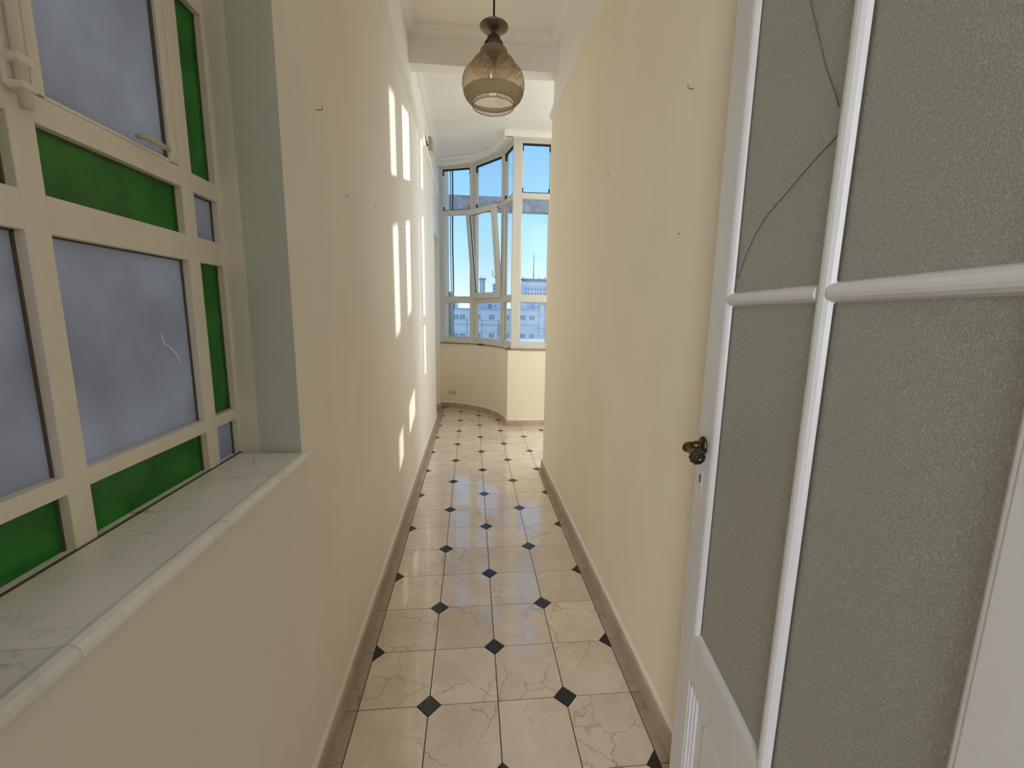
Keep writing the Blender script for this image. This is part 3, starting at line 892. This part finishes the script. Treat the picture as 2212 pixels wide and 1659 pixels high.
w6, L6 = facade_window('window_6', 'white flat window hidden behind the right wall, first past its end', (1.002, 5.40), (1.455, 5.40), .058, .065, mid_sash=True, low=.055)  # sash added and rail lowered to shape the sun patch
w7, L7 = facade_window('window_7', 'white flat window hidden behind the right wall, second past its end', (1.455, 5.40), (1.91, 5.40), .065, .055, low=.055)  # rail lowered to lengthen its sun patch
w8, L8 = facade_window('window_8', 'white flat window hidden behind the right wall, third past its end', (1.91, 5.40), (2.36, 5.40), .055, .06)
w9, L9 = facade_window('window_9', 'white wide flat window hidden behind the right wall, last before the end wall', (2.36, 5.40), (3.55, 5.40), .055, .06)
# tilted sash of window_3: hinged along its foot, its head leaning into the room
ts = empty('tilted_sash'); ts.parent = w3
ts.location = (.018, -.012, 1.660)
ts.rotation_euler = (math.asin(.120/1.18), 0, 0)
ts['label'] = 'white sash leaning inward from its foot'
SW, SH, SB = .607, 1.180, .072
sa = MB()
sa.box(0, SB, -.022, .03, 0, SH, .004); sa.box(SW-SB, SW, -.022, .03, 0, SH, .004)
sa.box(SB-.001, SW-SB+.001, -.022, .03, 0, SB, .004); sa.box(SB-.001, SW-SB+.001, -.022, .03, SH-SB, SH, .004)
sa.build('sash_frame', M['pvc'], ts)
MB().box(SB-.004, SW-SB+.004, .002, .008, SB-.004, SH-SB+.004).build('pane', M['glass'], ts)
gk = MB(); gk.box(SB, SB+.006, -.010, .002, SB, SH-SB); gk.box(SB, SW-SB, -.010, .002, SH-SB-.004, SH-SB)
gk.build('gasket', M['gasket'], ts)
hn = MB(); hn.box(SW-.047, SW-.022, -.030, -.021, .235, .30, .003)
hn.tube([(SW-.035, -.030, .262), (SW-.035, -.055, .262), (SW-.040, -.062, .268), (SW-.062, -.062, .285), (SW-.064, -.062, .36)], [.008, .008, .008, .007, .006], 8)
hn.build('sash_handle', M['pvc'], ts, label='small white turn handle')
sb = MB(); sb.tube([(SW-.01, .03, SH-.03), (SW-.01, .10, SH-.06)], .004, 6); sb.build('tilt_stay', M['gasket'], ts)
# thin stone sill under the bay windows
ss = tag(empty('trim_8'), 'thin crumbling brown stone strip under the bay window frames', 'window sill', kind='structure')
inner = arc(RW-.010, 78, 10, 20)+[(AC.x+RW-.012, YF-.014)]
for a, b in ((0, 6), (6, 12), (12, 17), (17, 21)):
    pth = inner[a:b+1]
    m_ = MB(); m_.sweep(pth[::-1], [(-.0, .985), (0, 1.0), (-.004, 1.008), (-.19, 1.008), (-.19, .985)])
    m_.build('sill_strip', M['stone'], ss)
for a, b in ((AC.x+RW-.010, .62), (.621, .78), (.781, .93), (.931, 1.6), (1.601, 2.6), (2.601, 3.55)):
    MB().box(a, b, YF-.014, 5.50, .985, 1.008, .002).build('sill_strip', M['stone'], ss)
MB().box(.11, .25, 0, .012, .994, 1.006).build('sill_gap', M['dark'], w3).location.y = -.016
wp = MB()
wp.sweep(arc(RW+.002, 62, 6, 18)[::-1], [(.004, 1.004), (.004, 1.014), (-.03, 1.016), (-.03, 1.004)])
wp.build('plaster_bead', M['white'], ss, label='white plaster bead on top of the stone strip')

# ------------------------------------------------------------------ pendant lamp
LX, LY = .0935, 2.05
lp = tag(empty('pendant_lamp', (LX, LY, 0)), 'pendant lamp with a bulbous smoky amber glass shade hanging from a black cord', 'lamp')
k_ = MB(); k_.tube([(0, 0, ZC1-.004), (0, 0, 2.655)], .0042, 8); k_.build('cord', M['cord'], lp)
k_ = MB(); k_.lathe([(.0, ZC1-.001), (.05, ZC1-.001), (.048, ZC1-.012), (.02, ZC1-.035), (.0, ZC1-.036)], seg=28); k_.build('ceiling_rose', M['lampmetal'], lp)
k_ = MB(); k_.lathe([(.0, 2.661), (.058, 2.661), (.061, 2.658), (.061, 2.654), (.057, 2.650), (.052, 2.648), (.047, 2.643), (.038, 2.640), (.024, 2.637), (.0125, 2.634), (.011, 2.628), (.0, 2.628)], seg=40)
k_.build('canopy_cup', M['lampmetal'], lp)
k_ = MB(); k_.lathe([(.0105, 2.632), (.013, 2.627), (.023, 2.620), (.0285, 2.613), (.030, 2.604), (.036, 2.599), (.0405, 2.592), (.042, 2.583), (.042, 2.566), (.0, 2.566)], seg=36)
cp = k_.build('socket_cap', M['bronze'], lp)
k_ = MB(); k_.tube([(-.028, -.030, 2.580), (-.034, -.037, 2.577)], .004, 8); k_.build('cap_screw', M['cord'], cp)
sh = [(.0405, 2.576), (.050, 2.572), (.0568, 2.565), (.060, 2.556), (.0605, 2.547), (.0595, 2.541), (.064, 2.5385), (.076, 2.532), (.087, 2.522), (.0935, 2.511), (.0955, 2.502), (.0950, 2.497),
      (.100, 2.4945), (.108, 2.490), (.118, 2.482), (.127, 2.470), (.1335, 2.450), (.1355, 2.430), (.1345, 2.412), (.130, 2.394), (.122, 2.378), (.111, 2.367), (.098, 2.3605), (.0915, 2.358)]
gsh = MB(); gsh.lathe([(r, z) for r, z in sh], seg=64)
gsh_o = gsh.build('glass_shade', M['amber'], lp, label='smoky amber blown glass shade')
# clear collar with scalloped lower rim
cl_ = MB()
seg = 120
ring0 = [(.0915, 2.359)]*seg
vs, fs = [], []
for k in range(seg):
    a = 2*PI*k/seg
    sc_ = .0028*math.cos(a*30)
    for r, z in ((.0912, 2.3585), (.0905, 2.352), (.0912, 2.3435+sc_), (.0893, 2.3435+sc_), (.0888, 2.352), (.0895, 2.3585)):
        vs.append((r*math.cos(a), r*math.sin(a), z))
for k in range(seg):
    k2 = (k+1) % seg
    for i in range(5): fs.append((k*6+i, k2*6+i, k2*6+i+1, k*6+i+1))
cl_.add(vs, fs, True); cl_.build('scalloped_rim', M['rimglass'], gsh_o, label='clear glass collar with a scalloped edge')
rg = MB()
rg.tube([(.0912*math.cos(2*PI*k/64), .0912*math.sin(2*PI*k/64), 2.3585) for k in range(65)], .0009, 5)
vs2 = [(.0903*math.cos(2*PI*k/240), .0903*math.sin(2*PI*k/240), 2.3430+.0028*math.cos(2*PI*k/240*30)) for k in range(241)]
rg.tube(vs2, .0014, 5)
rg.build('rim_line', M['etch'], gsh_o)
cg = MB(); cg.tube([(.0945*math.cos(2*PI*k/64), .0945*math.sin(2*PI*k/64), 2.4965) for k in range(65)], .0011, 5); cg.build('crease_ring', M['rimglass'], gsh_o)
# etched sprigs and ovals on the globe
def on_globe(a, z):
    for (r0, z0), (r1, z1) in zip(sh[:-1], sh[1:]):
        if z1 <= z <= z0:
            r = r0+(r1-r0)*(z0-z)/(z0-z1)+.0006
            return (r*math.cos(a), r*math.sin(a), z)
    return (.13*math.cos(a), .13*math.sin(a), z)
for k in range(6):
    et = MB()
    a0 = 2*PI*k/6+.2
    for j in range(3):
        ca, cz = a0+(j-1)*.13, 2.452-.018*(j % 2)
        et.tube([on_globe(ca+.055*(1-u/14)*math.cos(u*.75), cz+.009*(1-u/16)*math.sin(u*.75)) for u in range(15)], .0006, 4)
    et.tube([on_globe(a0-.25+.5*u/10, 2.420+.012*math.sin(u*.9)) for u in range(11)], .0006, 4)
    et.build('etched_sprig', M['etch'], gsh_o)
# socket and bulb
k_ = MB(); k_.lathe([(.0, 2.57), (.019, 2.57), (.020, 2.545), (.018, 2.538), (.0, 2.538)], seg=24); k_.build('bulb_socket', M['bronze'], lp)
k_ = MB(); k_.lathe([(.0135, 2.54), (.014, 2.528), (.0175, 2.516), (.024, 2.504), (.0285, 2.490), (.0295, 2.478), (.027, 2.466), (.020, 2.456), (.010, 2.4505), (.0, 2.449)], seg=28)
bu = k_.build('bulb', M['bulbglass'], lp)
k_ = MB()
for k in range(6):
    a = 2*PI*k/6
    k_.tube([(.006*math.cos(a), .006*math.sin(a), 2.525), (.009*math.cos(a), .009*math.sin(a), 2.472)], .0008, 5)
k_.tube([(0, 0, 2.538), (0, 0, 2.515)], .003, 6)
k_.build('filament', M['filament'], bu)

# ------------------------------------------------------------------ wall fittings
def hook(x, y, z, side, label, big=False):
    """bent nail sticking out of a wall; side +1: left wall (points to +x)"""
    s = side
    mb = MB()
    if big:
        mb.tube([(0, 0, 0), (s*.014, 0, 0), (s*.017, .001, .002), (s*.017, .001, .011)], .0013, 6)
    else:
        mb.tube([(-s*.002, 0, 0), (s*.008, 0, .0015)], .0010, 6)
        mb.tube([(s*.0078, 0, .0015), (s*.0092, 0, .0017)], .0020, 8)
    o = mb.build('wall_hook' if big else 'wall_nail', M['hook'])
    o.location = (x, y, z)
    tag(o, label, 'hook' if big else 'nail')
hook(XL, 1.488, 2.059, 1, 'bent iron hook in the left wall, just past the stained glass window', True)
hook(XL, 1.769, 1.876, 1, 'small nail in the left wall below and beyond the bent iron hook')
hook(XL, 2.258, 1.957, 1, 'small nail in the left wall just above the first sun strip')
hook(XL, 3.03, 1.99, 1, 'small nail in the left wall between the two tall sun patches and the bay')
hook(XL, 3.81, 1.85, 1, 'tiny nail in the left wall nearest the recessed side door')
hook(XR, 1.370, 2.130, -1, 'bent nail high on the right wall beside the open door', True)
hook(XR, 2.179, 2.124, -1, 'small nail high on the right wall midway to its free end')
hook(XR, 1.382, 1.709, -1, 'small nail at head height on the right wall beside the open door')
hook(XR, 3.154, 1.950, -1, 'small nail on the right wall nearest its free end')

# motion sensor on the left frieze
ms = tag(empty('motion_sensor', (XL, 4.95, 3.20), 0), 'yellowed motion sensor on a bracket above the left picture rail', 'sensor')
k_ = MB(); k_.box(-.008, .004, -.02, .02, -.03, .03, .002); k_.tube([(.0, 0, .005), (.022, -.006, -.004)], .008, 8); k_.build('bracket', M['cord'], ms)
k_ = MB(); k_.prism([(.022, -.07), (.052, -.062), (.064, .0), (.058, .055), (.030, .06)], -.075, .065); k_.build('housing', M['sensor'], ms)
k_ = MB(); k_.prism([(.026, -.066), (.050, -.058), (.060, .0), (.054, .048), (.032, .054)], -.095, -.075); k_.build('lens', M['plastic'], ms)
# power socket on the bay wall
a_ = math.radians(66.6)
po = tag(empty('power_socket', (AC.x+RW*math.cos(a_), AC.y+RW*math.sin(a_), .235), a_-PI/2), 'ivory double power socket low on the curved bay wall', 'socket')
k_ = MB(); k_.box(-.056, .056, -.010, .006, -.036, .036, .004); k_.build('face_plate', M['plastic'], po)
for sx in (-1, 1):
    k_ = MB(); k_.box(sx*.046-.004, sx*.046+.004, -.0112, -.009, -.012, .012); k_.build('socket_slot', M['dark'], po)
k_ = MB(); k_.box(-.040, .040, -.0125, -.009, -.022, .022, .002); k_.build('socket_insert', M['plastic'], po)

# ------------------------------------------------------------------ outside
tag(MB().box(-300, 400, 8, 900, -25, -24.8).build('ground', M['ground']), 'hazy ground far below the windows', 'ground', kind='structure')
# pergola of weathered concrete
pg = tag(empty('concrete_pergola', (0, 7.6, 0)), 'weathered grey concrete beam of a pergola crossing outside the bay windows', 'pergola')
MB().box(-.42, 4.4, 0, .22, 3.176, 3.392, .006).build('beam', M['concrete'], pg)
for x0, x1 in ((1.33, 2.15), (2.30, 2.42), (2.505, 2.91), (3.30, 3.475), (3.645, 4.5)):  # unseen posts added and spaced to cut the sunlight into strips
    MB().box(x0, x1, .01, .04, -1.2, 4.4, .006).build('post', M['concrete'], pg)
MB().box(2.12, 4.6, .01, .16, 3.93, 4.4, .006).build('sun_trim_header', M['concrete'], pg)  # added out of view to trim the tops of the sun patches
MB().box(2.60, 4.5, .01, .14, 1.82, 2.46, .006).build('sun_trim_beam', M['concrete'], pg)  # added out of view to split the sun patches
tag(MB().box(-1.2, -.372, 6.92, 7.3, -3, 4.2).build('wall_outside', M['outer']), 'plain white outer wall edge left of the bay', 'wall', kind='structure')
dp = tag(empty('drain_pipe', (-.333, 7.0, 0)), 'grey drain pipe standing outside the leftmost bay window', 'pipe')
k_ = MB(); k_.lathe([(.034, -3.0), (.034, 1.72), (.038, 1.725), (.038, 1.775), (.0, 1.776)], seg=20); k_.build('pipe_shaft', M['pipe'], dp)
k_ = MB(); k_.box(-.04, -.028, .0, .06, 1.15, 1.18); k_.build('pipe_clamp', M['pipe'], dp)
for nm, x, r, lb in (('cable', -.332, .006, 'thin black cable running up above the drain pipe, nearer the white outer wall'),
                     ('cable', -.299, .011, 'thick black cable running up above the drain pipe, on its sky side')):
    k_ = MB(); k_.tube([(x+.004*math.sin(i*.9), 7.045, 0.2+i*.2) for i in range(24)], r, 7)
    tag(k_.build(nm, M['gasket']), lb, 'cable', group='cables outside the leftmost bay window')

# unseen block added on the right; it shades the left wall beside the bay
nw = tag(empty('shade_block', (0, 20, 0)), 'tall pale block added unseen right of the window view to shade the left wall', 'building')
MB().box(7.0, 12.4, 0, 3, -25, 9.5).build('shade_block_wall', M['facade'], nw)
MB().box(6.9, 12.45, -.1, 3.1, 9.5, 9.8).build('roof_ledge', M['facade_trim'], nw)
# apartment block across the street, 90 m away
BY = 90.0
ab = tag(empty('apartment_block', (0, BY, 0)), 'long pale apartment block with small double windows across the street', 'building')
MB().box(-30, 48, 0, 14, -25, 2.15).build('facade', M['facade'], ab)
MB().box(-30.2, 48.2, -.25, 14.2, 2.15, 2.42).build('roof_ledge', M['facade_trim'], ab)
for z in (-.90, -4.8, -8.7): MB().box(-30, 48, -.14, .1, z-.10, z+.10).build('string_course', M['facade_trim'], ab)
wx = [-7.2, -5.6, -3.34, -1.98, 1.25, 4.09, 7.2, 10.64, 12.55, 17.5, 19.5, 23.0]
for zc in (.645, -3.15):
    for x in wx:
        w_ = MB()
        w_.box(x-.60, x+.60, -.07, .05, zc-.50, zc-.43); w_.box(x-.64, x+.64, -.09, .05, zc+.43, zc+.52)
        w_.box(x-.60, x-.53, -.05, .05, zc-.43, zc+.43); w_.box(x+.53, x+.60, -.05, .05, zc-.43, zc+.43); w_.box(x-.06, x+.06, -.05, .05, zc-.43, zc+.43)
        for s in (-1, 1):
            for k in (-.14, .14): w_.box(x+s*.295-.235, x+s*.295+.235, -.03, .05, zc+k-.025, zc+k+.025)
            w_.box(x+s*.295-.022, x+s*.295+.022, -.03, .05, zc-.43, zc+.43)
        wo_ = w_.build('window_frame', M['facade'], ab)
        for s in (-1, 1): MB().box(x+s*.295-.235, x+s*.295+.235, -.01, .03, zc-.43, zc+.43).build('window_pane', M['farwindow'], wo_)
k_ = MB(); k_.box(14.2, 15.0, -.6, -.05, -12, 3.3); k_.build('vent_duct', M['facade'], ab)
for z in (1.2, -1.4, -3.0): MB().box(13.9, 15.4, -.7, .0, z-.06, z+.06).build('duct_strap', M['facade_trim'], ab)
hu = tag(empty('roof_hut', (0, BY+3, 2.42)), 'pale roof hut with a dark door on the apartment block', 'hut')
MB().box(1.3, 6.2, 0, 4, 0, 1.42).build('hut_wall', M['tower'], hu); MB().box(3.5, 4.2, -.06, .05, 0, 1.0).build('hut_door', M['tower_dark'], hu); MB().box(4.9, 5.2, -.06, .05, .5, .85).build('hut_window', M['farwindow'], hu)
hu2 = tag(empty('roof_hut', (0, BY+4, 2.42)), 'white roof hut with a dark doorway at the left end of the skyline', 'hut')
MB().box(-6.4, -2.9, 0, 4, 0, 1.5).build('hut_wall', M['facade'], hu2); MB().box(-4.2, -3.6, -.06, .05, 0, 1.1).build('hut_door', M['tower_dark'], hu2)
hu3 = tag(empty('roof_hut', (0, BY+4, 2.42)), 'sunlit ochre roof wall at the right end of the skyline', 'hut')
MB().box(15.0, 16.2, 0, 4, 0, 1.9).build('hut_wall', M['ochre'], hu3); MB().box(16.2, 18.0, .4, 4, 0, 2.2).build('hut_annex', M['facade'], hu3)
for x, r, h, c, lb in ((12.95, .55, 1.45, 'tank', 'blue water tank on the apartment block roof'), (11.2, .42, 1.1, 'facade', 'small white water tank left of the blue one on the roof')):
    t_ = tag(empty('water_tank', (x, BY+2, 2.43)), lb, 'tank')
    k_ = MB(); k_.lathe([(r*.95, .12), (r, .2), (r, h*.85), (r*.7, h*.97), (.0, h)], seg=20); k_.build('tank_body', M[c], t_)
    k_ = MB(); k_.box(-r*.8, r*.8, -r*.8, r*.8, 0, .13); k_.build('tank_base', M['facade_trim'], t_)
# tower block with mast
tb = tag(empty('tower_block', (0, 300, 0)), 'grey blue tower block with rows of balconies behind the right window', 'building')
MB().box(33.4, 54, 0, 16, -25, 20.5).build('tower_body', M['tower'], tb)
MB().box(32.6, 54.6, -.8, 16, 20.5, 23.2).build('upper_band', M['facade'], tb)
MB().box(36, 52, 2, 14, 23.2, 25.0).build('roof_storey', M['tower_dark'], tb); MB().box(33.4, 53.5, 1, 15, 25.0, 25.6).build('roof_slab', M['tower_dark'], tb)
for x in (35.2, 46.5, 50.4): MB().box(x, x+.5, 3, 3.5, 25.6, 27.2).build('roof_vent', M['tower_dark'], tb)
wd = MB(); bal = MB()
for r in range(8):
    z = 17.6-3.0*r
    for x in (36.6, 38.6, 41.0, 43.2, 45.3, 47.4, 49.6):
        wd.box(x, x+1.05, -.05, .2, z-.1, z+1.5)
    for x in (36.4, 45.1, 47.2):
        bal.box(x, x+1.5, -1.0, .1, z-1.25, z-.1)
wd.build('window_rows', M['tower_dark'], tb, kind='stuff'); bal.build('balconies', M['facade'], tb, kind='stuff')
k_ = MB(); k_.tube([(43.2, 6, 25.5), (43.2, 6, 36), (43.2, 6, 43.5)], [.42, .30, .16], 6); k_.build('antenna_mast', M['tower_dark'], tb)
wt_ = tag(empty('tower_block', (0, 300, 0)), 'slim pale tower with a flat cap seen through the tilted sash', 'building')
MB().box(5.4, 8.9, 0, 8, -25, 24.2).build('tower_body', M['tower'], wt_); MB().box(8.0, 8.9, -.3, 8, -25, 23.5).build('tower_edge', M['ochre'], wt_)
MB().box(5.0, 9.6, -.6, 8.5, 24.2, 25.0).build('roof_slab', M['tower_dark'], wt_)
for x in (6.1, 8.1): MB().box(x, x+.3, 2, 2.3, 25, 26.8).build('roof_vent', M['tower_dark'], wt_)
bt_ = tag(empty('tower_block', (0, 300, 0)), 'blue grey banded tower beside the handle of the tilted sash', 'building')
MB().box(14.6, 19, 0, 8, -25, 21.8).build('tower_body', M['tower'], bt_)
k_ = MB()
for r in range(8): k_.box(14.9, 18.8, -.15, .1, 20.2-2.1*r-.5, 20.2-2.1*r+.5)
k_.build('window_rows', M['tower_dark'], bt_, kind='stuff')
# neighbouring roof terrace with wire fence and a bougainvillea
tr = tag(MB().box(-6, 9, 22, 32, -6, -.42).build('roof_terrace', M['facade']), 'pale flat roof terrace just below the window view', 'terrace')
wf = tag(empty('wire_fence', (0, 26, -.42)), 'thin wire fence on the neighbouring roof terrace', 'fence')
for x in (-1.6, -.3, .59, 1.6, 2.8):
    k_ = MB(); k_.tube([(x, 0, 0), (x, 0, 1.5)], .02, 6); k_.build('fence_post', M['twig'], wf)
for z, sag in ((1.45, .0), (.78, .05)):
    k_ = MB(); k_.tube([(-1.6+.22*i, 0, z-sag*math.sin(i*PI/20)) for i in range(21)], .011, 4); k_.build('fence_wire', M['twig'], wf)
def shrub(x, y, w, h, n, label):
    e = tag(empty('bougainvillea', (x, y, -.42)), label, 'shrub', group=None)
    rnd = random.Random(int(x*100)+5)
    st = MB()
    for k in range(5):
        st.tube([(0, 0, 0), (rnd.uniform(-.3, .3)*w, 0, h*.5), (rnd.uniform(-.5, .5)*w, rnd.uniform(-.2, .2), h*rnd.uniform(.7, 1))], [.03, .02, .008], 5)
    st.build('stem', M['twig'], e)
    lf = MB()
    for k in range(n):
        u = rnd.random(); a = rnd.uniform(0, 2*PI); rr = w*.5*math.sqrt(rnd.random())*(.4+.6*math.sin(PI*min(1, u+.15)))
        c = Vector((rr*math.cos(a), rr*math.sin(a)*.6, h*(.12+.88*u)))
        q = Vector((rnd.uniform(-1, 1), rnd.uniform(-1, 1), rnd.uniform(-1, 1))).normalized(); p2 = q.orthogonal().normalized()
        s = rnd.uniform(.03, .06)
        lf.add([c-q*s, c+p2*s*.6, c+q*s, c-p2*s*.6], [(0, 1, 2, 3)])
    lf.build('foliage', M['leaf'], e, fix=False, kind='stuff')
shrub(1.75, 24.5, .8, 1.5, 420, 'pink leaved bougainvillea behind the middle bay window, taller of the two')
shrub(-.45, 24.5, 1.2, .55, 300, 'low dry pink bougainvillea behind the leftmost bay window')
